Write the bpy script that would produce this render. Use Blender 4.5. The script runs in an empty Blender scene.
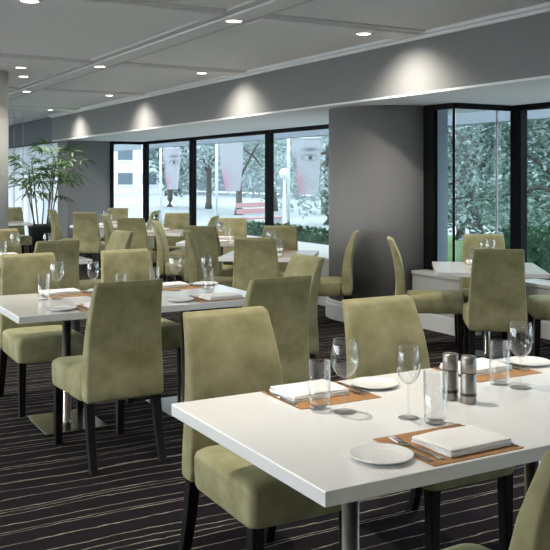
import bpy, bmesh, math, random
from mathutils import Vector, Matrix
random.seed(7)
R = math.radians
PI = math.pi
sc = bpy.context.scene
C = sc.collection

# ------------------------------------------------------------------ camera, sky, exposure
FPX, VX, YH, CAMH = 880.0, -225.0, 177.0, 1.5          # focal length and vanishing point in pixels of the 550 frame
YAW = math.atan2(275 - VX, FPX)
cam = bpy.data.cameras.new('camera')
cam.sensor_width = 36.0
cam.lens = 36.0 * FPX / 550.0
cam.shift_y = -(275 - YH) / 550.0
cam.clip_end = 400
camo = bpy.data.objects.new('camera', cam)
C.objects.link(camo)
camo.location = (0, 0, CAMH)
camo.rotation_euler = (PI / 2, 0, -YAW)
sc.camera = camo

w = bpy.data.worlds.new('overcast_sky')
sc.world = w
w.use_nodes = True
bg = w.node_tree.nodes['Background']
bg.inputs[0].default_value = (0.93, 0.965, 1.0, 1)
bg.inputs[1].default_value = 7.0

sc.view_settings.view_transform = 'Standard'
sc.view_settings.look = 'None'
sc.view_settings.gamma = 1
sc.view_settings.use_curve_mapping = False
sc.view_settings.exposure = 0.16

# ------------------------------------------------------------------ materials
M = {}
def mat(name, col, rough=0.5, metal=0.0, noise=None, bump=None, spec=0.5, sheen=0.0, emit=None):
    """noise=(scale, colour2, detail, lo, hi); bump=(scale, strength)"""
    m = bpy.data.materials.new(name)
    m.use_nodes = True
    nt = m.node_tree
    p = nt.nodes['Principled BSDF']
    p.inputs['Base Color'].default_value = (*col, 1)
    p.inputs['Roughness'].default_value = rough
    p.inputs['Metallic'].default_value = metal
    p.inputs['Specular IOR Level'].default_value = spec
    tc = nt.nodes.new('ShaderNodeTexCoord')
    if sheen:
        p.inputs['Sheen Weight'].default_value = sheen
        p.inputs['Sheen Roughness'].default_value = 0.4
        p.inputs['Sheen Tint'].default_value = (0.80, 0.80, 0.50, 1)
    if noise:
        n = nt.nodes.new('ShaderNodeTexNoise')
        n.inputs['Scale'].default_value = noise[0]
        n.inputs['Detail'].default_value = noise[2]
        nt.links.new(tc.outputs['Object'], n.inputs['Vector'])
        mr = nt.nodes.new('ShaderNodeMapRange')
        mr.inputs[1].default_value = noise[3]
        mr.inputs[2].default_value = noise[4]
        nt.links.new(n.outputs[0], mr.inputs[0])
        mx = nt.nodes.new('ShaderNodeMix')
        mx.data_type = 'RGBA'
        mx.inputs[6].default_value = (*col, 1)
        mx.inputs[7].default_value = (*noise[1], 1)
        nt.links.new(mr.outputs[0], mx.inputs[0])
        nt.links.new(mx.outputs[2], p.inputs['Base Color'])
    if bump:
        n = nt.nodes.new('ShaderNodeTexNoise')
        n.inputs['Scale'].default_value = bump[0]
        n.inputs['Detail'].default_value = 3
        nt.links.new(tc.outputs['Object'], n.inputs['Vector'])
        b = nt.nodes.new('ShaderNodeBump')
        b.inputs['Strength'].default_value = bump[1]
        b.inputs['Distance'].default_value = 0.004
        nt.links.new(n.outputs[0], b.inputs['Height'])
        nt.links.new(b.outputs[0], p.inputs['Normal'])
    if emit:
        p.inputs['Emission Color'].default_value = (*emit[0], 1)
        p.inputs['Emission Strength'].default_value = emit[1]
    M[name] = m
    return m

def glass(name, tint, ior=1.45, rough=0.0, power=3.0):
    m = bpy.data.materials.new(name)
    m.use_nodes = True
    nt = m.node_tree
    nt.nodes.clear()
    o = nt.nodes.new('ShaderNodeOutputMaterial')
    t = nt.nodes.new('ShaderNodeBsdfTransparent')
    t.inputs[0].default_value = (*tint, 1)
    g = nt.nodes.new('ShaderNodeBsdfGlossy')
    g.inputs['Roughness'].default_value = rough
    lw = nt.nodes.new('ShaderNodeLayerWeight')           # same reflectance from both faces of the thin wall
    lw.inputs[0].default_value = 0.5
    pw = nt.nodes.new('ShaderNodeMath'); pw.operation = 'POWER'; pw.inputs[1].default_value = power
    nt.links.new(lw.outputs['Facing'], pw.inputs[0])
    f0 = ((ior - 1) / (ior + 1)) ** 2
    f = nt.nodes.new('ShaderNodeMath'); f.operation = 'MULTIPLY_ADD'; f.inputs[1].default_value = 1 - f0; f.inputs[2].default_value = f0
    nt.links.new(pw.outputs[0], f.inputs[0])
    x = nt.nodes.new('ShaderNodeMixShader')
    nt.links.new(f.outputs[0], x.inputs[0])
    nt.links.new(t.outputs[0], x.inputs[1])
    nt.links.new(g.outputs[0], x.inputs[2])
    nt.links.new(x.outputs[0], o.inputs[0])
    M[name] = m
    return m

mat('velvet', (0.205, 0.190, 0.092), 0.8, noise=(9.0, (0.325, 0.303, 0.175), 9, 0.33, 0.68), bump=(260, 0.25), spec=0.2, sheen=0.4)
mat('chair_wood', (0.007, 0.006, 0.0055), 0.45, spec=0.2)
mat('table_white', (0.80, 0.80, 0.79), 0.12, spec=0.5)
mat('frame_black', (0.012, 0.012, 0.013), 0.5)
mat('steel', (0.62, 0.60, 0.57), 0.28, 1.0, noise=(3.0, (0.50, 0.48, 0.46), 2, 0.3, 0.7))
mat('steel_plate', (0.55, 0.55, 0.55), 0.2, 1.0, noise=(5.0, (0.36, 0.37, 0.38), 3, 0.3, 0.7))
mat('cutlery', (0.36, 0.35, 0.33), 0.2, 1.0)
mat('mill_steel', (0.30, 0.28, 0.26), 0.42, 1.0, bump=(900, 0.1))
mat('mill_dark', (0.03, 0.03, 0.03), 0.4)
mat('linen', (0.84, 0.83, 0.81), 0.85, bump=(500, 0.3), spec=0.2)
mat('placemat', (0.42, 0.215, 0.075), 0.6, noise=(60.0, (0.30, 0.145, 0.045), 4, 0.35, 0.7), bump=(400, 0.3))
mat('china', (0.82, 0.82, 0.81), 0.12)
mat('grey_wall', (0.185, 0.185, 0.19), 0.8, bump=(60, 0.05))
mat('grey_column', (0.205, 0.200, 0.200), 0.7, bump=(60, 0.05))
mat('bulkhead_grey', (0.235, 0.237, 0.235), 0.8, bump=(60, 0.05))
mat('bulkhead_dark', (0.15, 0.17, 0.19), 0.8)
mat('ceiling_paint', (0.84, 0.85, 0.86), 0.85, bump=(40, 0.04))
mat('batten_groove_shade', (0.66, 0.665, 0.66), 0.85)  # darker than the ceiling: shading of the batten grooves put into the colour
mat('soffit_paint', (0.84, 0.86, 0.88), 0.8)
mat('trim_white', (0.66, 0.66, 0.65), 0.6)
mat('ledge_grey', (0.40, 0.40, 0.39), 0.6)
mat('ledge_top', (0.48, 0.47, 0.45), 0.4)
mat('window_black', (0.004, 0.0045, 0.005), 0.6, spec=0.12)
mat('reveal_white', (0.80, 0.84, 0.90), 0.7)
mat('cream_column', (0.55, 0.54, 0.52), 0.7)
mat('room_wall', (0.68, 0.68, 0.67), 0.8)
mat('lamp_trim', (0.7, 0.7, 0.7), 0.4)
mat('lamp_lens', (1, 1, 1), 0.5, emit=((1.0, 0.95, 0.86), 14.0))
mat('pot_dark', (0.02, 0.02, 0.022), 0.45)
mat('soil', (0.03, 0.02, 0.012), 0.9)
mat('cane', (0.10, 0.085, 0.05), 0.7)
mat('palm_leaf', (0.040, 0.125, 0.030), 0.45, noise=(4.0, (0.09, 0.20, 0.05), 2, 0.35, 0.65))
mat('sheer', (0.86, 0.90, 0.96), 0.9)
mat('cable', (0.35, 0.38, 0.40), 0.4)
mat('paving', (0.40, 0.41, 0.42), 0.8, noise=(0.4, (0.30, 0.31, 0.32), 4, 0.3, 0.7))
mat('lawn', (0.12, 0.22, 0.08), 0.9, noise=(1.5, (0.18, 0.28, 0.10), 4, 0.3, 0.7))
mat('bark', (0.075, 0.065, 0.055), 0.9, noise=(9.0, (0.13, 0.12, 0.10), 4, 0.3, 0.7))
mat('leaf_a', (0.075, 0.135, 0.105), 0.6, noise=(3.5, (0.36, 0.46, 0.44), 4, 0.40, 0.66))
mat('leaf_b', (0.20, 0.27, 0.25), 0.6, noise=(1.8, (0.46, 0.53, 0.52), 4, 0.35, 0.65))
mat('leaf_hedge', (0.05, 0.11, 0.06), 0.6, noise=(2.0, (0.10, 0.19, 0.11), 3, 0.35, 0.65))
mat('facade_white', (0.74, 0.76, 0.78), 0.8)
mat('facade_grey', (0.34, 0.37, 0.40), 0.8)
mat('facade_glass', (0.12, 0.15, 0.18), 0.15)
mat('canopy_grey', (0.22, 0.24, 0.27), 0.8)
mat('lamp_globe', (0.90, 0.90, 0.90), 0.3)
mat('pole_white', (0.70, 0.72, 0.74), 0.5)
mat('car_paint', (0.75, 0.76, 0.78), 0.2)
mat('tyre', (0.02, 0.02, 0.02), 0.8)
mat('bench_red', (0.55, 0.32, 0.33), 0.7)
glass('clear_glass', (0.978, 0.983, 0.983), 1.6)
glass('pane_glass', (0.62, 0.685, 0.71), 1.30, 0.0, 5.0)
glass('pane_clear', (0.93, 0.95, 0.95), 1.35, 0.0, 5.0)

# sheer: translucent cloth
_nt = M['sheer'].node_tree
_p = _nt.nodes['Principled BSDF']
_tr = _nt.nodes.new('ShaderNodeBsdfTranslucent'); _tr.inputs[0].default_value = (0.86, 0.92, 0.98, 1)
_mx = _nt.nodes.new('ShaderNodeMixShader'); _mx.inputs[0].default_value = 0.7
_nt.links.new(_p.outputs[0], _mx.inputs[1]); _nt.links.new(_tr.outputs[0], _mx.inputs[2])
_nt.links.new(_mx.outputs[0], _nt.nodes['Material Output'].inputs[0])

# carpet: dark ground with fine, irregular, slightly wavering pale lines running across the room
def carpet():
    m = bpy.data.materials.new('carpet')
    m.use_nodes = True
    nt = m.node_tree
    L = nt.links
    N = nt.nodes.new
    p = nt.nodes['Principled BSDF']
    p.inputs['Roughness'].default_value = 0.95
    p.inputs['Specular IOR Level'].default_value = 0.1
    g = N('ShaderNodeNewGeometry')
    sep = N('ShaderNodeSeparateXYZ')
    L.new(g.outputs['Position'], sep.inputs[0])
    def math_(op, a, b=None, c=None):
        n = N('ShaderNodeMath'); n.operation = op
        for i, v in enumerate((a, b, c)):
            if v is None: continue
            if hasattr(v, 'is_output'): L.new(v, n.inputs[i])
            else: n.inputs[i].default_value = v
        return n.outputs[0]
    def noise1(v, scale, detail):
        n = N('ShaderNodeTexNoise'); n.inputs['Scale'].default_value = scale; n.inputs['Detail'].default_value = detail
        L.new(v, n.inputs['Vector']); return n.outputs[0]
    mp = N('ShaderNodeMapping'); mp.inputs['Scale'].default_value = (1, 2.2, 1)
    L.new(g.outputs['Position'], mp.inputs[0])
    big = noise1(mp.outputs[0], 1.3, 1)
    fine = noise1(mp.outputs[0], 14.0, 2)
    y = math_('ADD', sep.outputs[1], math_('MULTIPLY', math_('SUBTRACT', big, 0.5), 0.10))
    y = math_('ADD', y, math_('MULTIPLY', math_('SUBTRACT', fine, 0.5), 0.022))
    masks = None
    for period, width, ofs in ((0.106, 0.0034, 0.0), (0.29, 0.0028, 0.17)):
        q = math_('DIVIDE', math_('ADD', y, ofs), period)
        cell = math_('FLOOR', q)
        wn = N('ShaderNodeTexWhiteNoise'); wn.noise_dimensions = '1D'; L.new(cell, wn.inputs['W'])
        fr = math_('FRACT', q)
        c = math_('ADD', math_('MULTIPLY', wn.outputs[0], 0.5), 0.25)
        d = math_('MULTIPLY', math_('ABSOLUTE', math_('SUBTRACT', fr, c)), period)
        mk = math_('LESS_THAN', d, width)
        masks = mk if masks is None else math_('MAXIMUM', masks, mk)
    fade = N('ShaderNodeMapRange'); fade.inputs[1].default_value = 0.32; fade.inputs[2].default_value = 0.5; fade.inputs[3].default_value = 0.35
    L.new(noise1(mp.outputs[0], 3.1, 2), fade.inputs[0])
    mk = math_('MULTIPLY', masks, fade.outputs[0])
    pile = noise1(g.outputs['Position'], 260, 2)
    base = N('ShaderNodeMix'); base.data_type = 'RGBA'
    base.inputs[6].default_value = (0.006, 0.0045, 0.006, 1); base.inputs[7].default_value = (0.018, 0.014, 0.017, 1)
    L.new(pile, base.inputs[0])
    mx = N('ShaderNodeMix'); mx.data_type = 'RGBA'
    L.new(mk, mx.inputs[0]); L.new(base.outputs[2], mx.inputs[6]); mx.inputs[7].default_value = (0.26, 0.235, 0.19, 1)
    L.new(mx.outputs[2], p.inputs['Base Color'])
    M['carpet'] = m
carpet()

# ------------------------------------------------------------------ mesh helpers
def obj(name, bm, m, parent=None, smooth=False, auto=None):
    me = bpy.data.meshes.new(name)
    bmesh.ops.recalc_face_normals(bm, faces=bm.faces)
    bm.to_mesh(me)
    bm.free()
    me.materials.append(M[m] if isinstance(m, str) else m)
    if smooth:
        for f in me.polygons: f.use_smooth = True
    o = bpy.data.objects.new(name, me)
    C.objects.link(o)
    o.parent = parent
    return o
def tag(o, label, cat, group=None):
    o['label'] = label; o['category'] = cat
    if group: o['group'] = group
    return o
def struct(o, label=None):
    o['kind'] = 'structure'
    if label: o['label'] = label
    return o
def empty(name, loc=(0, 0, 0), rz=0):
    o = bpy.data.objects.new(name, None)
    C.objects.link(o)
    o.empty_display_size = 0.1
    o.location = loc; o.rotation_euler = (0, 0, rz)
    return o
def dup(root, loc=None, rz=None):
    r = root.copy(); C.objects.link(r)
    for k in ('label', 'group'):
        if k in r: del r[k]
    for ch in list(root.children):
        c = ch.copy(); C.objects.link(c); c.parent = r
        for g in list(ch.children):
            d = g.copy(); C.objects.link(d); d.parent = c
    if loc is not None: r.location = loc
    if rz is not None: r.rotation_euler = (0, 0, rz)
    return r
def bx(bm, x0, x1, y0, y1, z0, z1, bevel=0.0, seg=2):
    r = bmesh.ops.create_cube(bm, size=1.0)
    vs = r['verts']
    bmesh.ops.scale(bm, vec=(x1 - x0, y1 - y0, z1 - z0), verts=vs)
    bmesh.ops.translate(bm, vec=((x0 + x1) / 2, (y0 + y1) / 2, (z0 + z1) / 2), verts=vs)
    if bevel:
        es = list({e for v in vs for e in v.link_edges})
        bmesh.ops.bevel(bm, geom=es, offset=bevel, segments=seg, affect='EDGES', profile=0.5)
    return bm
def box(name, x0, x1, y0, y1, z0, z1, m, parent=None, bevel=0.0, seg=2):
    return obj(name, bx(bmesh.new(), x0, x1, y0, y1, z0, z1, bevel, seg), m, parent)
def lathe(bm, prof, n=24, loc=(0, 0, 0), close_top=False, close_bottom=False):
    rings = []
    for r, z in prof:
        if r < 1e-6:
            rings.append([bm.verts.new((loc[0], loc[1], loc[2] + z))])
        else:
            rings.append([bm.verts.new((loc[0] + r * math.cos(2 * PI * k / n), loc[1] + r * math.sin(2 * PI * k / n), loc[2] + z)) for k in range(n)])
    for a, b in zip(rings, rings[1:]):
        for k in range(n):
            k2 = (k + 1) % n
            if len(a) == 1 and len(b) == 1: continue
            if len(a) == 1: bm.faces.new((a[0], b[k], b[k2]))
            elif len(b) == 1: bm.faces.new((a[k], a[k2], b[0]))
            else: bm.faces.new((a[k], a[k2], b[k2], b[k]))
    if close_top and len(rings[-1]) > 1: bm.faces.new(rings[-1])
    if close_bottom and len(rings[0]) > 1: bm.faces.new(rings[0][::-1])
    return bm
def tube(bm, pts, radii, n=8, cap=True):
    pts = [Vector(p) for p in pts]
    if not isinstance(radii, (list, tuple)): radii = [radii] * len(pts)
    rings = []
    for i, p in enumerate(pts):
        d = (pts[min(i + 1, len(pts) - 1)] - pts[max(i - 1, 0)]).normalized()
        u = d.cross(Vector((0, 0, 1)))
        if u.length < 1e-3: u = Vector((1, 0, 0))
        u.normalize(); v = d.cross(u)
        rings.append([bm.verts.new(p + (u * math.cos(2 * PI * k / n) + v * math.sin(2 * PI * k / n)) * radii[i]) for k in range(n)])
    for a, b in zip(rings, rings[1:]):
        for k in range(n):
            bm.faces.new((a[k], a[(k + 1) % n], b[(k + 1) % n], b[k]))
    if cap:
        bm.faces.new(rings[0][::-1]); bm.faces.new(rings[-1])
    return bm
def rrect(hx, hy, r, k=4):
    """rounded rectangle outline in the xy plane"""
    out = []
    for cx, cy, a0 in ((hx - r, hy - r, 0), (-hx + r, hy - r, 90), (-hx + r, -hy + r, 180), (hx - r, -hy + r, 270)):
        for i in range(k + 1):
            a = R(a0 + 90 * i / k)
            out.append((cx + r * math.cos(a), cy + r * math.sin(a)))
    return out
def loft(bm, rings, caps=True):
    vr = [[bm.verts.new(p) for p in ring] for ring in rings]
    n = len(vr[0])
    for a, b in zip(vr, vr[1:]):
        for k in range(n):
            bm.faces.new((a[k], a[(k + 1) % n], b[(k + 1) % n], b[k]))
    if caps:
        bm.faces.new(vr[0][::-1]); bm.faces.new(vr[-1])
    return bm
def prism(bm, outline, z0, z1):
    a = [bm.verts.new((x, y, z0)) for x, y in outline]
    b = [bm.verts.new((x, y, z1)) for x, y in outline]
    n = len(a)
    bm.faces.new(a[::-1]); bm.faces.new(b)
    for k in range(n):
        bm.faces.new((a[k], a[(k + 1) % n], b[(k + 1) % n], b[k]))
    return bm

# ------------------------------------------------------------------ the room
CEIL, SOF = 2.77, 2.25
XB = 4.95                                    # face of the bulkhead
X0, Y0, Y1 = -3.6, -2.8, 24.0                # room limits behind and beside the camera
struct(box('floor', X0, 6.85, Y0, Y1, -0.10, 0.0, 'carpet'), 'dark carpet with fine wavering pale lines')
ceil = struct(box('ceiling', X0, 6.95, Y0, Y1, CEIL, CEIL + 0.2, 'ceiling_paint'), 'pale grey painted ceiling with shallow raised battens')
# battens: a base strip with a narrower raised strip on it
def batten(x0, x1, y0, y1, along):
    bm = bmesh.new()
    bx(bm, x0, x1, y0, y1, CEIL - 0.018, CEIL + 0.01, 0.004, 1)
    o = obj('ceiling_batten', bm, 'batten_groove_shade', ceil)
    t = 0.085
    bm = bmesh.new()
    if along == 'x':
        bx(bm, x0, x1, y0 + t, y1 - t, CEIL - 0.034, CEIL - 0.017, 0.004, 1)
    else:
        bx(bm, x0 + t, x1 - t, y0, y1, CEIL - 0.034, CEIL - 0.017, 0.004, 1)
    obj('raised_strip', bm, 'ceiling_paint', o)
LY = [-0.4, 2.9, 6.2, 9.5, 12.8, 16.1]
for yb in LY + [19.4]:
    batten(X0, 2.97, yb - 0.24, yb + 0.24, 'x')
    batten(3.33, XB - 0.07, yb - 0.24, yb + 0.24, 'x')
batten(2.97, 3.33, Y0, Y1, 'y')
# bulkhead over the windows
struct(box('wall_bulkhead', XB, 6.85, Y0, 18.0, SOF, CEIL, 'bulkhead_grey'), 'long grey bulkhead above the windows washed by downlights')
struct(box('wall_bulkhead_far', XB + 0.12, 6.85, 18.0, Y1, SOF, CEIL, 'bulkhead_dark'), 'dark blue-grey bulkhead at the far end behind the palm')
struct(box('ceiling_soffit', XB + 0.002, 6.845, Y0, 18.0, SOF - 0.02, SOF, 'soffit_paint'), 'pale soffit under the bulkhead')
bm = bmesh.new()
bx(bm, XB - 0.07, XB, Y0, 18.0, CEIL - 0.030, CEIL, 0.006, 1)
bx(bm, XB - 0.035, XB, Y0, 18.0, CEIL - 0.06, CEIL - 0.028, 0.006, 1)
struct(obj('trim_1', bm, 'ceiling_paint'), 'pale cornice where the bulkhead meets the ceiling')
# side and end walls out of frame
# glazing added left of the camera to brighten the ceiling: wall above and below
YL = 2.0
struct(box('wall_left_solid', X0 - 0.15, X0, Y0, YL, -0.1, CEIL + 0.2, 'room_wall'))
for nm, zz in (('wall_left', (-0.1, 0.30)), ('wall_left_head', (2.55, CEIL + 0.2))):
    struct(box(nm, X0 - 0.15, X0, YL, Y1, zz[0], zz[1], 'room_wall'))
struct(box('wall_back', X0, 6.85, Y0 - 0.15, Y0, -0.1, CEIL + 0.2, 'room_wall'))
struct(box('wall_end', X0, 6.85, Y1, Y1 + 0.15, -0.1, CEIL + 0.2, 'room_wall'))
# big round column with a curved white skirting
CX, CY, CR = 5.76, 7.70, 0.62
struct(obj('column_round', lathe(bmesh.new(), [(CR, 0.0), (CR, SOF)], 64, (CX, CY, 0), True, True), 'grey_column', None, True), 'large round dark grey column between the two window bays')
struct(obj('baseboard_column', lathe(bmesh.new(), [(CR + 0.005, 0.0), (CR + 0.035, 0.0), (CR + 0.035, 0.15), (CR + 0.022, 0.165), (CR + 0.022, 0.19), (CR + 0.005, 0.2)], 64, (CX, CY, 0)), 'trim_white'), 'white curved skirting round the grey column')
struct(obj('column_pale', lathe(bmesh.new(), [(0.40, 0.0), (0.40, CEIL)], 48, (2.08, 11.0, 0), True, True), 'cream_column', None, True), 'pale round column at the left edge')
# pier at the far end and short returns
struct(box('wall_pier', 5.07, 5.95, 17.30, 18.0, 0, SOF - 0.02, 'grey_wall'), 'dark grey wall pier beside the palm')
struct(box('wall_return', 5.80, 6.04, 7.02, 7.14, 0.0, SOF - 0.02, 'reveal_white'), 'pale reveal beside the column behind the glass')
struct(box('wall_column_return', 5.9, 6.66, 8.34, 8.42, 0.0, SOF - 0.02, 'grey_wall'))

# ------------------------------------------------------------------ windows
def win_y(n, X, y0, y1, mull, label, thick=0.11, zs=0.5, fr=0.05, SOF=SOF, pane='pane_glass'):
    """glazing in the plane x=X running along y; mull = y positions of mullions"""
    e = struct(empty('window_%d' % n, (X, y0, zs)), label)
    def b(name, xa, xb, ya, yb, za, zb, m, bev=0.0):
        o = box(name, xa - X, xb - X, ya - y0, yb - y0, za - zs, zb - zs, m, e, bev, 1); return o
    b('head_rail', X - fr, X + fr, y0, y1, SOF - 0.075, SOF - 0.02, 'window_black')
    b('sill_rail', X - fr, X + fr, y0, y1, zs, zs + 0.06, 'window_black')
    ys = sorted(mull)
    for ym in ys:
        b('mullion', X - fr, X + fr, ym - thick / 2, ym + thick / 2, zs + 0.06, SOF - 0.075, 'window_black', 0.006)
    ed = [y0] + ys + [y1]
    for a, c in zip(ed, ed[1:]):
        a2 = a + (thick / 2 if a in ys else 0); c2 = c - (thick / 2 if c in ys else 0)
        if c2 - a2 > 0.03:
            b('pane', X - 0.005, X + 0.005, a2, c2, zs + 0.06, SOF - 0.075, pane)
    return e
def win_x(n, Y, x0, x1, posts, label, zs=0.5, fr=0.04, joint=None, SOF=SOF):
    e = struct(empty('window_%d' % n, (x0, Y, zs)), label)
    def b(name, xa, xb, ya, yb, za, zb, m):
        return box(name, xa - x0, xb - x0, ya - Y, yb - Y, za - zs, zb - zs, m, e)
    b('head_rail', x0, x1, Y - fr, Y + fr, SOF - 0.075, SOF - 0.02, 'window_black')
    b('sill_rail', x0, x1, Y - fr, Y + fr, zs, zs + 0.06, 'window_black')
    for xm, wd in posts:
        b('mullion', xm - wd / 2, xm + wd / 2, Y - fr, Y + fr, zs + 0.06, SOF - 0.075, 'window_black')
    xa = x0
    for j in ([joint] if joint else []) + [x1]:
        b('pane', xa, j - 0.004, Y - 0.005, Y + 0.005, zs + 0.06, SOF - 0.075, 'pane_glass')
        if joint and j == joint:
            b('glass_joint', j - 0.005, j + 0.005, Y - 0.008, Y + 0.008, zs + 0.06, SOF - 0.075, 'trim_white')
        xa = j + 0.004
    return e
win_y(1, 6.70, 8.42, 17.30, [8.5, 11.97, 14.86, 17.22], 'long black-framed window run left of the column', 0.12)
win_x(2, 17.30, 5.95, 6.64, [(5.985, 0.07)], 'narrow black-framed return window beside the dark pier')
win_y(3, 5.80, 6.64, 7.02, [6.65], 'slim black-framed window strip beside the round column', 0.02, 0.56, 0.015)
win_x(4, 6.64, 5.82, 6.55, [], 'right bay return window with a pale glass joint', 0.56, 0.02, 6.36)
win_y(5, 6.60, -2.75, 6.64, [-0.3, 2.1, 4.35, 6.58], 'black-framed window run of the right bay', 0.15)
struct(box('trim_2', 5.77, 5.83, 6.93, 7.10, 0.56, SOF - 0.02, 'window_black'), 'broad black window post against the column')

# ledges under the windows: top slab, panelled front, white skirting
def ledge(n, x0, x1, y0, y1, z, label, step=1.2):
    e = struct(empty('trim_%d' % n, (x0, y0, 0)), label)
    box('ledge_top', -0.015, x1 - x0, 0, y1 - y0, z - 0.035, z, 'ledge_top', e, 0.004, 1)
    k = max(1, round((y1 - y0) / step)); d = (y1 - y0) / k
    for i in range(k):
        box('front_panel', 0.0, x1 - x0 if k == 1 else 0.04, i * d + 0.004, (i + 1) * d - 0.004, 0.16, z - 0.035, 'ledge_grey', e, 0.003, 1)
    box('ledge_body', 0.05, x1 - x0, 0.01, y1 - y0 - 0.01, 0.0, z - 0.036, 'frame_black', e)
    box('skirting', -0.02, 0.05, 0, y1 - y0, 0.0, 0.16, 'trim_white', e, 0.004, 1)
ledge(3, 5.57, 6.64, 8.44, 17.28, 0.56, 'grey window ledge with white skirting left of the column')
ledge(4, 5.59, 5.77, 6.32, 7.04, 0.56, 'grey ledge end beside the column in the right bay')
ledge(5, 5.79, 6.54, 6.30, 6.60, 0.56, 'grey ledge under the right bay return window', 3)
ledge(6, 6.22, 6.54, -2.7, 6.28, 0.50, 'grey window ledge along the right bay', 1.1)

win_y(7, X0 - 0.07, YL, Y1, [YL + 0.05 + 2.6 * k for k in range(9)], 'long unseen window run added on the left side to brighten the room', 0.10, 0.30, 0.05, 2.57, 'pane_clear')  # out of view, added so daylight reaches the dark ceiling
# far end glazing behind the palm, hung with white sheers
win_y(6, 5.40, 18.02, 23.9, [19.5, 21.0, 22.5], 'bright far window behind white sheer curtains', 0.08, 0.02, 0.05, SOF, 'pane_clear')
for i, (ya, yb) in enumerate(((18.05, 19.95), (20.0, 21.9), (21.95, 23.8))):
    bm = bmesh.new()
    n = 90
    lo = []; hi = []
    for k in range(n + 1):
        y = ya + (yb - ya) * k / n
        x = 5.24 + 0.03 * math.sin(k * 0.95 + i) + 0.012 * math.sin(k * 2.3)
        lo.append(bm.verts.new((x, y, 0.03))); hi.append(bm.verts.new((x * 0.9 + 5.24 * 0.1, y, SOF - 0.02)))
    for k in range(n):
        bm.faces.new((lo[k], lo[k + 1], hi[k + 1], hi[k]))
    o = obj('sheer_curtain', bm, 'sheer', None, True)
    tag(o, ['white sheer curtain nearest the dark pier behind the palm', 'middle white sheer curtain behind the palm', 'white sheer curtain farthest left by the pale column'][i], 'curtain', 'sheer curtains at the far window')

# ------------------------------------------------------------------ downlights (each lamp carries its own light)
def lens_mesh():
    return lathe(bmesh.new(), [(0.0, 0.0), (0.060, 0.0)], 24)
def trim_mesh():
    return lathe(bmesh.new(), [(0.060, 0.003), (0.063, -0.006), (0.083, -0.004), (0.087, 0.002)], 24)
_dl = None
def downlight(x, y, label, energy=75, z=CEIL - 0.038, size=R(105), tilt=0.0):
    global _dl
    if _dl is None:
        r = empty('downlight', (x, y, z))
        obj('trim_ring', trim_mesh(), 'lamp_trim', r, True)
        obj('lens', lens_mesh(), 'lamp_lens', r)
        _dl = r
    else:
        r = dup(_dl, (x, y, z))
    tag(r, label, 'downlight', 'recessed ceiling downlights')
    li = bpy.data.lights.new('spot', 'SPOT')
    li.energy = energy; li.spot_size = size; li.spot_blend = 1.0; li.shadow_soft_size = 0.045
    li.color = (1.0, 0.93, 0.82)
    lo = bpy.data.objects.new('spot_beam', li); C.objects.link(lo)
    lo.parent = r; lo.location = (0, 0, -0.012); lo.rotation_euler = (0, -tilt, 0)
    return r
ordn = ['nearest', 'second', 'third', 'fourth', 'fifth', 'sixth']
E_WALL, E_ROOM = 60, 92
for i, y in enumerate(LY):
    downlight(4.40, y, '%s small ceiling downlight in the row close to the bulkhead' % ordn[i], E_WALL, size=R(118), tilt=R(28))
    downlight(3.15, y, '%s small ceiling downlight in the batten crossings row' % ordn[i], E_ROOM)
for i, y in enumerate(LY[:5]):
    downlight(1.55, y, '%s ceiling downlight of the row over the long tables' % ordn[i], E_ROOM)
    downlight(-0.6, y, '%s ceiling downlight of the row left of the camera' % ordn[i], E_ROOM)
    downlight(-2.4, y, '%s ceiling downlight of the row along the left wall' % ordn[i], E_ROOM)
downlight(2.47, 10.3, 'upper of two small round ceiling lights by the pale column', 20, CEIL - 0.004)
downlight(2.72, 11.2, 'lower of two small round ceiling lights by the pale column', 20, CEIL - 0.004)

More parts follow.
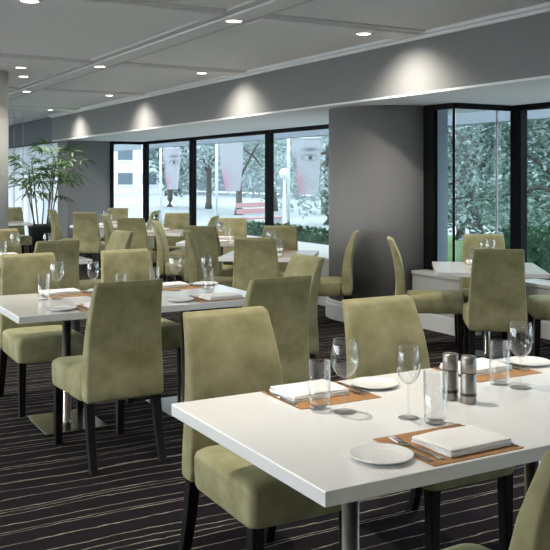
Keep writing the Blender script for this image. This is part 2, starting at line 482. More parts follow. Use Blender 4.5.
# ------------------------------------------------------------------ chairs
def make_chair():
    root = empty('dining_chair')
    # backrest: rounded slab that curves backwards, wide at the seat, narrower at the top
    bm = bmesh.new()
    prof = [(0.342, -0.222, 0.090, 0.213), (0.40, -0.219, 0.094, 0.214), (0.48, -0.216, 0.092, 0.213), (0.56, -0.216, 0.086, 0.209), (0.64, -0.221, 0.080, 0.205),
            (0.72, -0.231, 0.074, 0.200), (0.80, -0.248, 0.068, 0.195), (0.865, -0.268, 0.062, 0.190), (0.92, -0.290, 0.057, 0.186), (0.953, -0.304, 0.053, 0.184)]
    rings = []
    def ring(z, y, t, hw, r, tilt=0.0):
        return [(x, y + v, z - v * tilt) for x, v in rrect(hw, t / 2, r)]
    z, y, t, hw = prof[0]
    rings.append(ring(z, y, t - 0.030, hw - 0.015, 0.012))
    rings.append(ring(z + 0.005, y, t - 0.010, hw - 0.005, 0.016))
    for i, (z, y, t, hw) in enumerate(prof):
        tilt = 0.0 if i < 4 else (0.12 if i < 7 else 0.33)
        rings.append(ring(z + (0.016 if i == 0 else 0), y, t, hw, 0.014, tilt))
    z, y, t, hw = prof[-1]
    rings.append(ring(z + 0.006, y - 0.002, t - 0.006, hw - 0.003, 0.012, 0.33))
    rings.append(ring(z + 0.009, y - 0.003, t - 0.022, hw - 0.011, 0.006, 0.33))
    loft(bm, rings)
    obj('backrest', bm, 'velvet', root, True)
    # seat: thick cushion with a crowned top and rounded front corners
    bm = bmesh.new()
    rings = []
    cy = 0.075
    def srg(z, hx, hy, r):
        return [(x * (1.0 + 0.02 * (v / hy)), cy + v, z) for x, v in rrect(hx, hy, r)]
    rings += [srg(0.332, 0.195, 0.225, 0.03), srg(0.336, 0.207, 0.236, 0.03), srg(0.348, 0.213, 0.242, 0.032), srg(0.40, 0.216, 0.245, 0.034), srg(0.452, 0.217, 0.245, 0.036),
              srg(0.470, 0.213, 0.241, 0.04), srg(0.481, 0.202, 0.229, 0.05), srg(0.487, 0.175, 0.20, 0.06), srg(0.491, 0.12, 0.135, 0.06), srg(0.492, 0.05, 0.06, 0.025)]
    loft(bm, rings)
    obj('seat', bm, 'velvet', root, True)
    # legs: square, tapered, rear ones raked back
    for sx in (-1, 1):
        for front in (True, False):
            bm = bmesh.new()
            if front:
                top, bot = (sx * 0.184, 0.285), (sx * 0.184, 0.290)
            else:
                top, bot = (sx * 0.184, -0.218), (sx * 0.190, -0.300)
            rings = []
            for f in (0, 0.5, 1.0):
                h = 0.0235 - 0.0045 * f
                cxx = top[0] + (bot[0] - top[0]) * f
                cyy = top[1] + (bot[1] - top[1]) * (f ** 1.4)
                rings.append([(cxx + x, cyy + v, 0.338 * (1 - f)) for x, v in rrect(h, h, 0.005, 2)])
            loft(bm, rings)
            obj('leg', bm, 'chair_wood', root)
    root['category'] = 'chair'
    return root
chair0 = make_chair()
_used = [False]
def chair(x, y, deg, label, group):
    """x, y: the middle of the top edge of the backrest on plan; deg: turn of the facing direction from +y"""
    rz = R(deg)
    fwd = Vector((-math.sin(rz), math.cos(rz), 0))
    loc = Vector((x, y, 0)) + fwd * 0.305
    if _used[0]: r = dup(chair0, loc, rz)
    else:
        r = chair0; r.location = loc; r.rotation_euler = (0, 0, rz); _used[0] = True
    tag(r, label, 'chair', group)
    return r
G1, G2, G3 = 'chairs at the nearest long table', 'chairs at the long tables on the left', 'chairs at the square window tables'
chair(1.575, 3.17, 180, 'olive velvet chair facing camera, tucked under left end of nearest table', G1)
chair(2.316, 3.155, 180, 'olive velvet chair behind nearest table, partly hidden by its wine glasses', G1)
chair(1.525, 1.255, 3, 'olive velvet chair cropped by the bottom right corner', G1)
chair(1.590, 4.32, 2, 'olive velvet chair seen from behind, nearest at the second long table', G2)
chair(2.36, 4.085, 0, 'dark olive velvet chair seen from behind, right of the second long table', G2)
chair(1.53, 6.17, 180, 'olive velvet chair facing camera at left end of second long table', G2)
chair(2.236, 6.16, 180, 'olive velvet chair facing camera behind the second table, right of its companion', G2)
chair(3.14, 5.08, 90, 'olive velvet chair at the right-hand end of the second long table', G2)
chair(2.07, 7.34, 2, 'shaded olive velvet chair seen from behind at the third long table', G2)
chair(2.00, 9.22, 180, 'olive velvet chair facing camera behind the third table at left edge', G2)
chair(3.00, 8.33, 98, 'pale lit olive velvet chair at the right-hand end of third table', G2)
# square tables by the windows, turned 37.5 degrees, a chair on each side
TA = -37.5
fx_, fy_ = -math.sin(R(TA)), math.cos(R(TA))
def square_chairs(name, cx, cy, near, far, left, right):
    for (pos, a, what) in ((near, TA, 'olive chair seen from behind, near side of %s'), (far, TA + 180, 'olive chair facing camera, far side of %s'),
                           (left, TA - 90, 'olive chair in side view left of %s'), (right, TA + 90, 'olive chair in side view right of %s')):
        if pos is not None:
            da = pos[2] if len(pos) > 2 else 0
            chair(pos[0], pos[1], a + da, what % name, G3)
N6, N5, N7, N8, N9 = 'the right bay window table', 'the square table beside the column', 'the second square window table', 'the third square window table', 'the farthest square window table'
square_chairs(N6, 5.22, 5.57, (4.67, 4.86), (5.74, 6.17), (4.72, 6.25), (6.02, 5.00))
square_chairs(N5, 4.27, 7.60, (3.69, 6.86), (4.80, 8.33), (3.58, 8.07, 6), (5.035, 7.225))
square_chairs(N7, 4.65, 9.50, (4.05, 8.78, -8), (5.18, 10.24), (4.00, 9.95, 6), (5.25, 8.97))
square_chairs(N8, 4.65, 11.55, (4.06, 10.98), (5.22, 12.14), (4.09, 12.12, 8), (5.26, 10.92))
square_chairs(N9, 4.65, 13.72, (4.07, 12.98), (5.13, 14.5), (3.94, 14.34, 8), (5.27, 13.1))
chair(3.62, 15.80, 180, 'dim olive chair at far left behind the palm stems', G3)

# ------------------------------------------------------------------ tables
TH = 0.74
def long_table(x0, x1, y0, y1, label):
    cx, cy = (x0 + x1) / 2, (y0 + y1) / 2
    r = empty('dining_table', (cx, cy, 0))
    hx, hy = (x1 - x0) / 2, (y1 - y0) / 2
    box('tabletop', -hx, hx, -hy, hy, TH - 0.040, TH, 'table_white', r, 0.003, 2)
    box('underframe', -hx + 0.33, hx - 0.33, -0.30, 0.30, TH - 0.062, TH - 0.0405, 'frame_black', r)
    for s in (-1, 1):
        px = s * (hx - 0.40)
        obj('pedestal', lathe(bmesh.new(), [(0.0, 0.012), (0.040, 0.012), (0.040, 0.020), (0.027, 0.024), (0.027, TH - 0.062), (0.0, TH - 0.062)], 24, (px, 0, 0)), 'steel', r, True)
        box('base_plate', px - 0.19, px + 0.19, -0.23, 0.23, 0.0, 0.012, 'steel_plate', r, 0.003, 1)
    return tag(r, label, 'table', 'long white dining tables')
def square_table(x, y, label, deg=TA, h=0.44):
    r = empty('dining_table', (x, y, 0), R(deg))
    box('tabletop', -h, h, -h, h, TH - 0.040, TH, 'table_white', r, 0.003, 2)
    box('underframe', -0.25, 0.25, -0.25, 0.25, TH - 0.060, TH - 0.0405, 'frame_black', r)
    obj('pedestal', lathe(bmesh.new(), [(0.0, 0.012), (0.040, 0.012), (0.040, 0.020), (0.027, 0.024), (0.027, TH - 0.060), (0.0, TH - 0.060)], 24), 'steel', r, True)
    box('base_plate', -0.13, 0.13, -0.13, 0.13, 0.0, 0.012, 'steel_plate', r, 0.003, 1)
    return tag(r, label, 'table', 'square white dining tables')
TX0, TX1 = 1.155, 2.735
long_table(TX0, TX1, 1.787, 2.738, 'nearest long white table laid with glasses and orange-brown mats')
long_table(TX0 - 0.005, TX1, 4.84, 5.77, 'second long white table at left on steel pedestals')
long_table(0.98, 2.55, 7.90, 8.80, 'third long white table at far left, behind the second one')
square_table(5.22, 5.57, 'white square table in the right bay window')
square_table(4.27, 7.60, 'white square table close to the round grey column')
square_table(4.65, 9.50, 'white square table second from the grey column')
square_table(4.65, 11.55, 'white square table third from the grey column')
square_table(4.65, 13.72, 'white square table fourth from the grey column, farthest along windows')
square_table(3.30, 15.0, 'white table in front of the palm at far left', 0, 0.40)

# ------------------------------------------------------------------ tableware
def proto(name, parts):
    r = empty(name)
    for pn, bm, m, sm in parts: obj(pn, bm, m, r, sm)
    return r
def wine_parts(rb, h, n=28):
    hb = h * 0.46                              # where the bowl starts
    zz = h - hb
    pr = [(0.004, hb), (0.012, hb + 0.004), (rb * 0.55, hb + zz * 0.10), (rb * 0.82, hb + zz * 0.24), (rb * 0.96, hb + zz * 0.38), (rb, hb + zz * 0.5), (rb * 0.97, hb + zz * 0.66), (rb * 0.89, hb + zz * 0.84), (rb * 0.80, h)]
    inner = [(max(0.0, a - 0.0012), z + 0.0015) for a, z in pr[1:-1]][::-1]
    bowl = lathe(bmesh.new(), pr + [(pr[-1][0] - 0.0012, h)] + inner + [(0.0, hb + 0.006)], n)
    stem = lathe(bmesh.new(), [(0.009, 0.0075), (0.0045, 0.014), (0.0034, 0.03), (0.0034, hb - 0.015), (0.0042, hb)], 12)
    foot = lathe(bmesh.new(), [(0.0, 0.0), (rb * 0.83, 0.0), (rb * 0.85, 0.0012), (rb * 0.80, 0.0022), (0.012, 0.0058), (0.009, 0.0075)], n)
    return [('bowl', bowl, 'clear_glass', True), ('stem', stem, 'clear_glass', True), ('foot', foot, 'clear_glass', True)]
P_wine_big = proto('wine_glass', wine_parts(0.046, 0.236))
P_wine_slim = proto('wine_glass', wine_parts(0.0395, 0.226))
def tumbler_parts():
    r, h = 0.0355, 0.158
    outer = [(0.0, 0.0), (r - 0.003, 0.0), (r - 0.001, 0.003), (r, 0.02), (r + 0.0012, h)]
    inner = [(r - 0.0006, h + 0.0004), (r - 0.0018, h - 0.002), (r - 0.003, 0.02), (r - 0.006, 0.014), (0.0, 0.013)]
    return [('glass_wall', lathe(bmesh.new(), outer[3:] + inner[:3], 32), 'clear_glass', True), ('thick_base', lathe(bmesh.new(), outer[:4] + inner[2:], 32), 'clear_glass', True)]
P_tumbler = proto('tumbler', tumbler_parts())
def plate_bm():
    r = 0.088
    return lathe(bmesh.new(), [(0.0, 0.004), (r * 0.55, 0.004), (r * 0.62, 0.0), (r * 0.66, 0.0), (r * 0.97, 0.011), (r, 0.0135), (r * 0.99, 0.0150), (r * 0.95, 0.0140), (r * 0.68, 0.0068), (r * 0.60, 0.0058), (0.0, 0.0058)], 48)
P_plate = obj('side_plate', plate_bm(), 'china', None, True)
P_mat = box('placemat', -0.162, 0.162, -0.137, 0.137, 0, 0.0025, 'placemat', None, 0.0008, 1)
def napkin_bm():
    bm = bmesh.new()
    rnd = random.Random(3)
    for k, (x0, x1, y0, y1, z0, z1) in enumerate(((-0.115, 0.112, -0.083, 0.085, 0.0, 0.0075), (-0.113, 0.115, -0.086, 0.083, 0.0073, 0.015), (-0.116, 0.110, -0.084, 0.080, 0.0148, 0.0215))):
        b2 = bmesh.new()
        bx(b2, x0, x1, y0, y1, z0, z1, 0.003, 2)
        bmesh.ops.subdivide_edges(b2, edges=[e for e in b2.edges if e.calc_length() > 0.05], cuts=6, use_grid_fill=True)
        for v in b2.verts:
            v.co.z += 0.0016 * math.sin(v.co.x * 31 + k) * math.cos(v.co.y * 27 + k * 2) * (0.0 if z0 == 0 and v.co.z < 0.004 else 1)
            v.co.x += 0.0022 * math.sin(v.co.y * 40 + k * 1.7)
        me = bpy.data.meshes.new('tmp'); b2.to_mesh(me); b2.free()
        bm.from_mesh(me); bpy.data.meshes.remove(me)
    return bm
P_napkin = obj('napkin', napkin_bm(), 'linen', None, True)
def strip_bm(stations, arch):
    """flat metal strip: stations = (y, halfwidth), thickness 2 mm, arch(y) gives height"""
    bm = bmesh.new(); T = 0.0016
    ring = []
    for y, hw in stations:
        z = arch(y)
        ring.append([bm.verts.new(p) for p in ((-hw, y, z), (hw, y, z), (hw * 0.8, y, z + T), (-hw * 0.8, y, z + T))])
    for a, b in zip(ring, ring[1:]):
        for k in range(4): bm.faces.new((a[k], a[(k + 1) % 4], b[(k + 1) % 4], b[k]))
    bm.faces.new(ring[0][::-1]); bm.faces.new(ring[-1])
    return bm
def fork_parts():
    ar = lambda y: 0.0006 + 0.006 * max(0.0, math.sin((y + 0.105) / 0.21 * PI)) * 0.6 + (0.010 * max(0, y - 0.06) / 0.05)
    h = strip_bm([(-0.105, 0.006), (-0.095, 0.0095), (-0.05, 0.007), (0.0, 0.0042), (0.035, 0.0038)], ar)
    head = strip_bm([(0.035, 0.0038), (0.045, 0.009), (0.055, 0.0118), (0.066, 0.0118)], ar)
    out = [('handle', h, 'cutlery', True), ('fork_head', head, 'cutlery', True)]
    for k in range(4):
        x = (k - 1.5) * 0.0066
        b = strip_bm([(0.066, 0.0019), (0.09, 0.0017), (0.108, 0.0010)], ar)
        for v in b.verts: v.co.x += x
        out.append(('tine', b, 'cutlery', False))
    return out
P_fork = proto('fork', fork_parts())
def knife_parts(s=1.0):
    h = strip_bm([(-0.115 * s, 0.006), (-0.105 * s, 0.0088), (-0.05 * s, 0.0075), (-0.005 * s, 0.0055)], lambda y: 0.0006 + 0.002 * math.sin(max(0, (y + 0.115 * s)) * 14))
    b = strip_bm([(-0.005 * s, 0.0055), (0.01 * s, 0.0095), (0.07 * s, 0.0098), (0.10 * s, 0.0075), (0.115 * s, 0.002)], lambda y: 0.0022)
    return [('handle', h, 'cutlery', True), ('blade', b, 'cutlery', False)]
P_knife = proto('dinner_knife', knife_parts())
P_butter = proto('butter_knife', knife_parts(0.8))
_first = {}
def put(protoo, x, y, z, deg, label, cat, group):
    if protoo.name in _first: r = dup(protoo, (x, y, z), R(deg))
    else:
        _first[protoo.name] = 1; r = protoo; r.location = (x, y, z); r.rotation_euler = (0, 0, R(deg))
    r['category'] = cat
    tag(r, label, cat, group)
    return r
MATZ = TH + 0.0025
def setting(ox, oy, deg, where, tum=None, wine=None, slim=False, plate=True, cut=True, cutset='abcd'):
    """a place setting in the diner's frame: origin = middle of the mat, +y away from the diner. tum / wine override plan positions."""
    a = R(deg)
    def W(x, y): return (ox + x * math.cos(a) - y * math.sin(a), oy + x * math.sin(a) + y * math.cos(a))
    g = 'tableware of the set places'
    put(P_mat, ox, oy, TH, deg, 'orange-brown placemat %s' % where, 'placemat', 'placemats')
    nx, ny = W(0.030, -0.026)
    put(P_napkin, nx, ny, MATZ, deg + 1, 'folded white napkin %s' % where, 'napkin', 'folded napkins')
    if cut:
        fx2, fy2 = W(-0.113, -0.005); put(P_fork, fx2, fy2, MATZ, deg + 5, 'steel fork left of napkin %s' % where, 'fork', 'forks')
        kx, ky = W(0.150, -0.01); put(P_knife, kx, ky, MATZ, deg - 2, 'dinner knife right of napkin %s' % where, 'knife', 'dinner knives')
        bx_, by_ = W(-0.150, -0.015); put(P_butter, bx_, by_, MATZ, deg + 3, 'small butter knife beside plate %s' % where, 'knife', 'butter knives')
    if plate:
        px_, py_ = W(-0.240, -0.010); put(P_plate, px_, py_, TH, deg, 'round white side plate %s' % where, 'plate', 'side plates')
    if tum is None: tum = W(0.105, 0.185)
    if wine is None: wine = W(0.02, 0.225)
    if tum: put(P_tumbler, tum[0], tum[1], TH, 0, 'clear straight tumbler %s' % where, 'tumbler', 'tumblers')
    if wine: put(P_wine_slim if slim else P_wine_big, wine[0], wine[1], TH, 0, 'clear stemmed wine glass %s' % where, 'wine glass', 'wine glasses')
# nearest table
setting(1.655, 2.592, 180, 'at the back left place of the nearest table', (1.552, 2.436), (1.603, 2.364))
setting(1.665, 1.936, 0, 'at the front place of the nearest table', (1.775, 2.12), (1.738, 2.206), True)
setting(2.425, 2.592, 180, 'at the back right place of the nearest table', (2.31, 2.40), (2.336, 2.32))
# second table
setting(1.64, 5.630, 180, 'at the far left place of the second table', (1.45, 5.45), (1.53, 5.44))
setting(1.66, 4.99, 0, 'at the near left place of the second table', (1.86, 5.20), (1.76, 5.44), True)
setting(2.40, 5.625, 180, 'at the far right place of the second table', (2.20, 5.50), (2.33, 5.45))
setting(2.40, 4.99, 0, 'at the near right place of the second table', (2.486, 5.26), (2.56, 5.45), True)
# third table
setting(1.95, 8.64, 180, 'at the far place of the third table', (1.86, 8.45), (1.97, 8.44), False, False, False)
setting(2.25, 8.06, 0, 'at the near place of the third table', (2.35, 8.28), (2.25, 8.34), True, True, False)
# square window tables
def sq_set(cx, cy, name, n=2, first=0):
    for k in range(n):
        a = TA + (180 if (k + first) % 2 else 0)
        ar = R(a)
        ox, oy = cx + 0.29 * math.sin(ar), cy - 0.29 * math.cos(ar)
        setting(ox, oy, a, ('on the near side of ' if (k + first) % 2 == 0 else 'on the far side of ') + name, None, None, (k % 2) == 1, False, False)
sq_set(5.22, 5.57, N6); sq_set(4.27, 7.60, N5); sq_set(4.65, 9.50, N7); sq_set(4.65, 11.55, N8); sq_set(4.65, 13.72, N9)
# salt and pepper mills
def mill_parts():
    r, h = 0.0265, 0.158
    body = lathe(bmesh.new(), [(0.0, 0.004), (r - 0.001, 0.004), (r, 0.006), (r, 0.100), (r - 0.001, 0.101), (0.0, 0.101)], 32)
    gap = lathe(bmesh.new(), [(0.0, 0.101), (r - 0.003, 0.101), (r - 0.003, 0.104), (0.0, 0.104)], 32)
    head = lathe(bmesh.new(), [(0.0, 0.104), (r - 0.001, 0.104), (r, 0.105), (r, h - 0.003), (r - 0.003, h), (0.0, h)], 32)
    cap = lathe(bmesh.new(), [(0.0, h), (r * 0.45, h), (r * 0.42, h + 0.002), (0.0, h + 0.002)], 24)
    foot = lathe(bmesh.new(), [(0.0, 0.0), (r - 0.0005, 0.0), (r - 0.0005, 0.004), (0.0, 0.004)], 32)
    band = lathe(bmesh.new(), [(r + 0.0002, 0.026), (r + 0.0007, 0.027), (r + 0.0007, 0.036), (r + 0.0002, 0.037)], 32)
    return [('mill_body', body, 'mill_steel', True), ('joint_ring', gap, 'mill_dark', False), ('turning_head', head, 'mill_steel', True), ('top_button', cap, 'mill_steel', False), ('foot_ring', foot, 'mill_steel', False), ('window_band', band, 'mill_dark', True)]
P_mill = proto('pepper_mill', mill_parts())
for o in P_mill.children:
    if o.name.startswith(('mill_body', 'turning_head', 'top_button')):
        for f in o.data.polygons:
            f.use_smooth = abs(f.normal.z) < 0.5
put(P_mill, 2.028, 2.252, TH, 20, 'steel pepper mill with black band, nearer of the pair', 'mill', 'salt and pepper mills')
put(P_mill, 2.006, 2.318, TH, 200, 'steel salt mill behind the other, left of the pair', 'mill', 'salt and pepper mills')

# ------------------------------------------------------------------ palm by the far window
def palm(x, y, sc_=1.0):
    rnd = random.Random(11)
    r = empty('potted_palm', (x, y, 0))
    obj('pot', lathe(bmesh.new(), [(0.0, 0.0), (0.20, 0.0), (0.25, 0.58), (0.26, 0.60), (0.26, 0.64), (0.235, 0.64), (0.23, 0.60), (0.0, 0.60)], 32), 'pot_dark', r, True)
    obj('soil', lathe(bmesh.new(), [(0.0, 0.606), (0.228, 0.606)], 24), 'soil', r)
    stems = []
    for k in range(8):
        a = 2 * PI * k / 8 + rnd.uniform(-.3, .3)
        b = Vector((0.14 * math.cos(a), 0.14 * math.sin(a), 0.60))
        top = Vector((0.42 * math.cos(a) * rnd.uniform(.4, 1.1), 0.42 * math.sin(a) * rnd.uniform(.4, 1.1), rnd.uniform(1.35, 1.98)))
        mid = (b + top) / 2 + Vector((rnd.uniform(-.03, .03), rnd.uniform(-.03, .03), 0))
        st = obj('stem', tube(bmesh.new(), [b, mid, top], [0.013, 0.012, 0.009], 7), 'cane', r, True)
        stems.append((b, mid, top))
    def frond(base, dirv, length, n):
        bm = bmesh.new()
        tip = base + dirv * length + Vector((0, 0, -0.03))
        tube(bm, [base, (base + tip) / 2 + Vector((0, 0, 0.05)), tip], [0.005, 0.004, 0.003], 5)
        d = dirv.normalized(); side = d.cross(Vector((0, 0, 1))).normalized(); up = side.cross(d)
        for i in range(n):
            ang = (i / (n - 1) - 0.5) * R(150)
            ld = (d * math.cos(ang) + side * math.sin(ang) + up * rnd.uniform(-.05, .25)).normalized()
            ll = rnd.uniform(0.32, 0.50) * (1 - 0.25 * abs(ang))
            wv = ld.cross(up + ld * 0.01).normalized()
            pts = []
            for s, wd in ((0, 0.006), (0.3, 0.017), (0.65, 0.018), (0.9, 0.010), (1.0, 0.003)):
                p = tip + ld * ll * s + Vector((0, 0, -0.16 * s * s * ll / 0.3))
                pts.append((bm.verts.new(p - wv * wd), bm.verts.new(p + Vector((0, 0, 0.004))), bm.verts.new(p + wv * wd)))
            for a, b in zip(pts, pts[1:]):
                bm.faces.new((a[0], a[1], b[1], b[0])); bm.faces.new((a[1], a[2], b[2], b[1]))
        obj('frond', bm, 'palm_leaf', r, True)
    for b, mid, top in stems:
        for j in range(7):
            f = 1.0 - 0.09 * j
            base = mid.lerp(top, max(0.0, f))
            a = rnd.uniform(0, 2 * PI)
            el = rnd.uniform(-0.15, 0.9) if j > 1 else rnd.uniform(0.5, 1.2)
            dv = Vector((math.cos(a), math.sin(a), el)).normalized()
            frond(base, dv, rnd.uniform(0.22, 0.52), rnd.choice((5, 6, 7, 8)))
    return tag(r, 'tall potted fan palm in a dark pot by the far sheers', 'palm')
palm(4.20, 15.9)
for i, (x, y) in enumerate(((4.00, 17.2), (4.12, 17.0))):
    bm = tube(bmesh.new(), [(x, y, 0.7), (x, y, CEIL)], 0.006, 6)
    tag(obj('hanging_cable', bm, 'cable'), ['thin vertical cable hanging from ceiling left of the palm top', 'thin vertical cable hanging from ceiling right of its twin'][i], 'cable', 'hanging cables')

# ------------------------------------------------------------------ outside
GZ = -0.15
struct(box('ground', -70, 140, -60, 160, GZ - 0.3, GZ, 'paving'), 'pale street paving outside')
struct(box('lawn', 11.0, 20.0, 2.0, 19.0, GZ, GZ + 0.02, 'lawn'), 'green lawn outside the right bay')
# beam on posts outside, along the edge of the pavement
bm = bmesh.new()
bx(bm, 10.0, 10.2, -8, 30, 2.38, 2.78)
for yy in (-7.9, 2.5, 13.1, 29.8):
    bx(bm, 10.02, 10.18, yy - .08, yy + .08, GZ, 2.38)
struct(obj('trim_8', bm, 'canopy_grey'), 'long grey beam on posts over the outside pavement')

def leaves(bm, centre, rad, n, size, rnd):
    for _ in range(n):
        while True:
            p = Vector((rnd.uniform(-1, 1), rnd.uniform(-1, 1), rnd.uniform(-1, 1)))
            if 0.25 < p.length < 1: break
        p = Vector((p.x * rad[0], p.y * rad[1], p.z * rad[2])) + centre
        a = Vector((rnd.uniform(-1, 1), rnd.uniform(-1, 1), rnd.uniform(-.6, .6))).normalized()
        b = a.cross(Vector((rnd.uniform(-1, 1), rnd.uniform(-1, 1), rnd.uniform(-1, 1)))).normalized()
        s = size * rnd.uniform(0.6, 1.3)
        v = [bm.verts.new(p + a * s), bm.verts.new(p + b * s * 0.45), bm.verts.new(p - a * s), bm.verts.new(p - b * s * 0.45)]
        bm.faces.new(v)
def tree(x, y, h, crown, seed, label, leafmat='leaf_a', nl=2600, size=0.10, low=1.3):
    rnd = random.Random(seed)
    r = empty('street_tree', (x, y, GZ))
    top = Vector((rnd.uniform(-.3, .3), rnd.uniform(-.3, .3), h * 0.55))
    bm = tube(bmesh.new(), [(0, 0, 0), (0.03, 0.02, 0.4), tuple(top * 0.5), tuple(top)], [0.20, 0.15, 0.12, 0.08], 9)
    obj('trunk', bm, 'bark', r, True)
    fol = bmesh.new()
    for k in range(7):
        a = 2 * PI * k / 7 + rnd.uniform(-.4, .4)
        s = top * rnd.uniform(0.45, 0.95)
        e = Vector((math.cos(a) * crown * rnd.uniform(.45, .75), math.sin(a) * crown * rnd.uniform(.45, .75), rnd.uniform(low, h * 0.85)))
        obj('branch', tube(bmesh.new(), [s, (s + e) / 2 + Vector((0, 0, .15)), e], [0.06, 0.04, 0.02], 6), 'bark', r, True)
        leaves(fol, e, (crown * .55, crown * .55, h * .20), nl // 9, size, rnd)
    leaves(fol, Vector((0, 0, h * 0.72)), (crown * .8, crown * .8, h * .26), nl * 2 // 9, size, rnd)
    o = obj('foliage', fol, leafmat, r); o['kind'] = 'stuff'
    return tag(r, label, 'tree', 'trees outside the windows')
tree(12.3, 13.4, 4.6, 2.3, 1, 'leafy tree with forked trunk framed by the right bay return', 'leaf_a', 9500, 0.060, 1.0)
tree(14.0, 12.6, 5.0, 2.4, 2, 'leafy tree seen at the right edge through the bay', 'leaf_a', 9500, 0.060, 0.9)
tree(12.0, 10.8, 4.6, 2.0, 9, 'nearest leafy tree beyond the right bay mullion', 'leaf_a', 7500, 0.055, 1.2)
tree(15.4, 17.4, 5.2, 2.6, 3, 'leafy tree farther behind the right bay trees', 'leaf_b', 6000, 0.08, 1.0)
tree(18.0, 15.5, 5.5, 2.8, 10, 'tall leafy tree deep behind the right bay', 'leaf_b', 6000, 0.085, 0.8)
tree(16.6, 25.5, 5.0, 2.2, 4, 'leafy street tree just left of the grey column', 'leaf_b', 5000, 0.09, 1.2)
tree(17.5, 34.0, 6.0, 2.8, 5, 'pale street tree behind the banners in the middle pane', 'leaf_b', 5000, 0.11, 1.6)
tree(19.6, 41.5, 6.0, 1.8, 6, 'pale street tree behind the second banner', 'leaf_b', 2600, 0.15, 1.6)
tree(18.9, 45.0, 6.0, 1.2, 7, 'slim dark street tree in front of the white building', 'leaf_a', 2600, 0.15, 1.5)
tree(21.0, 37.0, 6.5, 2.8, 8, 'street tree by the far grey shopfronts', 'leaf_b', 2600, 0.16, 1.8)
def hedge(x0, x1, y0, y1, h, seed, label):
    rnd = random.Random(seed)
    bm = bmesh.new()
    bx(bm, x0 + .06, x1 - .06, y0 + .06, y1 - .06, GZ, GZ + h - .06)
    area = int(900 * (x1 - x0 + y1 - y0) * h)
    for _ in range(min(area, 5000)):
        f = rnd.choice('tfs')
        p = Vector((rnd.uniform(x0, x1), rnd.uniform(y0, y1), GZ + rnd.uniform(0, h)))
        if f == 't': p.z = GZ + h - rnd.uniform(0, .08)
        elif f == 'f': p.x = x0 + rnd.uniform(0, .08)
        else: p.y = y0 + rnd.uniform(0, .08)
        a = Vector((rnd.uniform(-1, 1), rnd.uniform(-1, 1), rnd.uniform(-1, 1))).normalized()
        b = a.cross(Vector((0.3, 0.5, 0.8))).normalized(); s = 0.05
        bm.faces.new([bm.verts.new(p + a * s), bm.verts.new(p + b * s * .5), bm.verts.new(p - a * s), bm.verts.new(p - b * s * .5)])
    return tag(obj('hedge', bm, 'leaf_hedge'), label, 'hedge', 'hedges outside')
hedge(9.6, 10.4, 14.5, 19.5, 0.55, 21, 'low clipped green hedge outside, left of the grey column')
hedge(9.2, 10.4, 5.5, 9.6, 0.9, 22, 'dark shrub hedge outside the right bay window')
hedge(21.0, 22.0, 18.0, 33.0, 1.1, 23, 'long distant hedge across the street')

# hanging street banners: flat printed portraits, soft generic tones
def banner_mat(name, eye, pink):
    m = bpy.data.materials.new(name); m.use_nodes = True
    nt = m.node_tree; L = nt.links; N = nt.nodes.new
    p = nt.nodes['Principled BSDF']; p.inputs['Roughness'].default_value = 0.8
    tc = N('ShaderNodeTexCoord'); sep = N('ShaderNodeSeparateXYZ'); L.new(tc.outputs['Generated'], sep.inputs[0])
    def mth(op, a, b=None):
        n = N('ShaderNodeMath'); n.operation = op
        for i, v in enumerate((a, b)):
            if v is None: continue
            if hasattr(v, 'is_output'): L.new(v, n.inputs[i])
            else: n.inputs[i].default_value = v
        return n.outputs[0]
    def blob(cx, cz, rx, rz, hard):
        a = mth('DIVIDE', mth('SUBTRACT', sep.outputs[0], cx), rx); b = mth('DIVIDE', mth('SUBTRACT', sep.outputs[2], cz), rz)
        d = mth('SQRT', mth('ADD', mth('MULTIPLY', a, a), mth('MULTIPLY', b, b)))
        r = N('ShaderNodeMapRange'); r.inputs[1].default_value = 1.0; r.inputs[2].default_value = hard; L.new(d, r.inputs[0]); return r.outputs[0]
    col = None
    def over(prev, c, f):
        mx = N('ShaderNodeMix'); mx.data_type = 'RGBA'; L.new(f, mx.inputs[0])
        if isinstance(prev, tuple): mx.inputs[6].default_value = (*prev, 1)
        else: L.new(prev, mx.inputs[6])
        mx.inputs[7].default_value = (*c, 1); return mx.outputs[2]
    col = over((0.58, 0.57, 0.60), pink, blob(0.15, 0.15, 0.42, 0.40, 0.2))
    if eye:
        col = over(col, (0.26, 0.26, 0.30), blob(0.64, 0.80, 0.40, 0.055, 0.1))
        col = over(col, (0.27, 0.27, 0.31), blob(0.62, 0.66, 0.36, 0.09, 0.3))
        col = over(col, (0.60, 0.60, 0.63), blob(0.62, 0.65, 0.28, 0.05, 0.5))
        col = over(col, (0.14, 0.15, 0.18), blob(0.64, 0.655, 0.09, 0.045, 0.7))
        col = over(col, (0.32, 0.31, 0.35), blob(0.10, 0.52, 0.12, 0.24, 0.1))
    L.new(col, p.inputs['Base Color'])
    M[name] = m
banner_mat('banner_eye', True, (0.62, 0.40, 0.47))
banner_mat('banner_pink', False, (0.64, 0.38, 0.47))
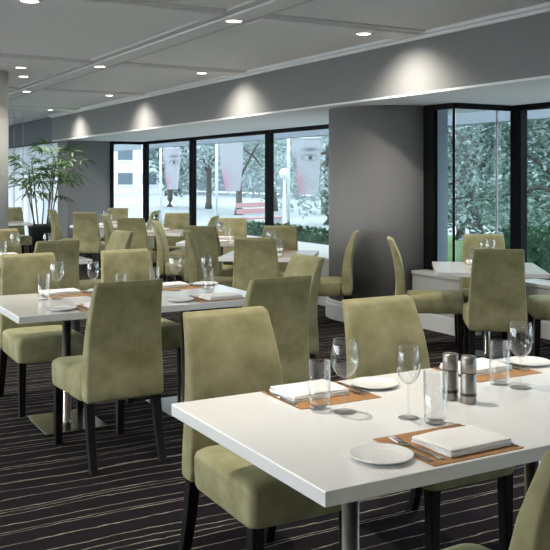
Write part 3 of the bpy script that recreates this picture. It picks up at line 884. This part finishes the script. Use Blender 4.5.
def banner(x, y, wd, ht, zc, m, label):
    r = empty('street_banner', (x, y, GZ), -YAW)
    zb = zc - GZ
    obj('pole', tube(bmesh.new(), [(-wd / 2 - 0.08, 0, 0), (-wd / 2 - 0.08, 0, zb + ht / 2 + 0.2)], 0.045, 10), 'pole_white', r, True)
    obj('arm', tube(bmesh.new(), [(-wd / 2 - 0.08, 0, zb + ht / 2), (wd / 2, 0, zb + ht / 2)], 0.02, 8), 'pole_white', r, True)
    bm = bmesh.new()
    n = 16
    vs = []
    for i in range(n + 1):
        s = i / n
        yb = 0.03 * math.sin(s * 5)
        vs.append((bm.verts.new((-wd / 2 + 0.28 * wd * (s ** 2), yb, zb + ht / 2 - ht * s)), bm.verts.new((wd / 2 - 0.12 * wd * (s ** 2), yb + 0.02, zb + ht / 2 - ht * s))))
    for a, b in zip(vs, vs[1:]): bm.faces.new((a[0], a[1], b[1], b[0]))
    bmesh.ops.solidify(bm, geom=list(bm.faces), thickness=0.006)
    obj('cloth', bm, m, r)
    return tag(r, label, 'banner', 'hanging street banners')
banner(12.2, 19.8, 0.78, 1.5, 1.78, 'banner_eye', 'hanging banner printed with a pale face, nearest the grey column')
banner(12.0, 23.8, 0.72, 1.55, 1.85, 'banner_pink', 'hanging pink and white banner in the middle pane')
banner(12.5, 29.6, 0.62, 1.5, 1.80, 'banner_eye', 'hanging pale face banner farthest left, before the white building')
# street lamp
r = empty('street_lamp', (13.1, 22.5, GZ))
obj('post', tube(bmesh.new(), [(0, 0, 0), (0, 0, 0.3), (0, 0, 0.32), (0, 0, 1.62)], [0.09, 0.08, 0.05, 0.04], 12), 'pole_white', r, True)
obj('globe', lathe(bmesh.new(), [(0.0, 1.60), (0.07, 1.61)] + [(0.15 * math.sin(a), 1.76 - 0.15 * math.cos(a)) for a in [R(20 * i) for i in range(2, 9)]] + [(0.0, 1.91)], 20), 'lamp_globe', r, True)
tag(r, 'white globe street lamp on a slim post outside', 'street lamp')
# buildings with each window built
def building(x0, x1, y0, y1, h, m, face, label, wx, wz, sx, sz, zfirst):
    r = empty('building', ((x0 + x1) / 2, (y0 + y1) / 2, GZ))
    hx, hy = (x1 - x0) / 2, (y1 - y0) / 2
    box('wall', -hx, hx, -hy, hy, 0, h, m, r)
    box('cornice', -hx - .2, hx + .2, -hy - .2, hy + .2, h, h + .4, m, r)
    bm = bmesh.new()
    first = None
    L_ = (x1 - x0) if face == 'y' else (y1 - y0)
    n = int(L_ / sx)
    for k in range(n):
        c = -L_ / 2 + (k + .5) * L_ / n
        z = zfirst
        while z + wz < h - .3:
            b = bmesh.new()
            if face == 'y': bx(b, c - wx / 2, c + wx / 2, -hy - .06, -hy + .05, z, z + wz)
            else: bx(b, -hx - .06, -hx + .05, c - wx / 2, c + wx / 2, z, z + wz)
            f = obj('window', b, 'facade_glass', r)
            b = bmesh.new()
            if face == 'y': bx(b, c - wx / 2 - .1, c + wx / 2 + .1, -hy - .2, -hy, z - .14, z)
            else: bx(b, -hx - .2, -hx, c - wx / 2 - .1, c + wx / 2 + .1, z - .14, z)
            obj('window_sill', b, 'facade_white', f)
            z += sz
    bm.free()
    return tag(r, label, 'building')
building(26.0, 38.5, 82, 95, 14, 'facade_white', 'y', 'white building with rows of windows beyond the left panes', 1.5, 1.15, 2.1, 2.4, 0.9)
building(34.0, 46.0, 26, 78, 4.2, 'facade_grey', 'x', 'long low grey shopfront building across the street', 2.6, 1.9, 3.4, 5.0, 0.4)
building(46.5, 60.0, 14, 90, 15, 'facade_white', 'x', 'tall pale building behind the grey shopfronts', 2.0, 1.6, 3.6, 3.2, 5.5)
# parked car seen low at the right, white
r = empty('parked_car', (15.2, 6.0, GZ), R(8))
bm = bmesh.new()
loft(bm, [[(x, y, z) for x, z in ((-0.8, 0.28), (-0.82, 0.62), (-0.74, 0.80), (0.74, 0.80), (0.82, 0.62), (0.8, 0.28))] for y in (-2.0, 2.0)])
obj('car_body', bm, 'car_paint', r)
bm = bmesh.new()
loft(bm, [[(x, y * (1 - 0.25 * (z > 1)), z) for x, z in ((-0.72, 0.80), (-0.58, 1.32), (0.58, 1.32), (0.72, 0.80))] for y in (-1.3, 1.3)])
obj('cabin', bm, 'facade_glass', r)
bm = bmesh.new(); bx(bm, -0.57, 0.57, -0.95, 0.95, 1.31, 1.37, 0.03, 2)
obj('roof', bm, 'car_paint', r)
for sx in (-0.76, 0.76):
    for sy in (-1.25, 1.25):
        obj('wheel', tube(bmesh.new(), [(sx - .09, sy, 0.31), (sx + .09, sy, 0.31)], 0.31, 18), 'tyre', r)
tag(r, 'white parked car outside beyond the right bay', 'car')
# bench
r = empty('street_bench', (12.4, 22.6, GZ), R(20))
for k in range(3): box('seat_slat', -0.8, 0.8, -0.25 + k * .17, -0.11 + k * .17, 0.44, 0.48, 'bench_red', r)
for k in range(2): box('back_slat', -0.8, 0.8, 0.25, 0.29, 0.58 + k * .18, 0.72 + k * .18, 'bench_red', r)
for sx in (-0.65, 0.65): box('bench_leg', sx - .03, sx + .03, -0.24, 0.29, 0, 0.44, 'pole_white', r)
tag(r, 'dusky pink street bench outside the middle pane', 'bench')
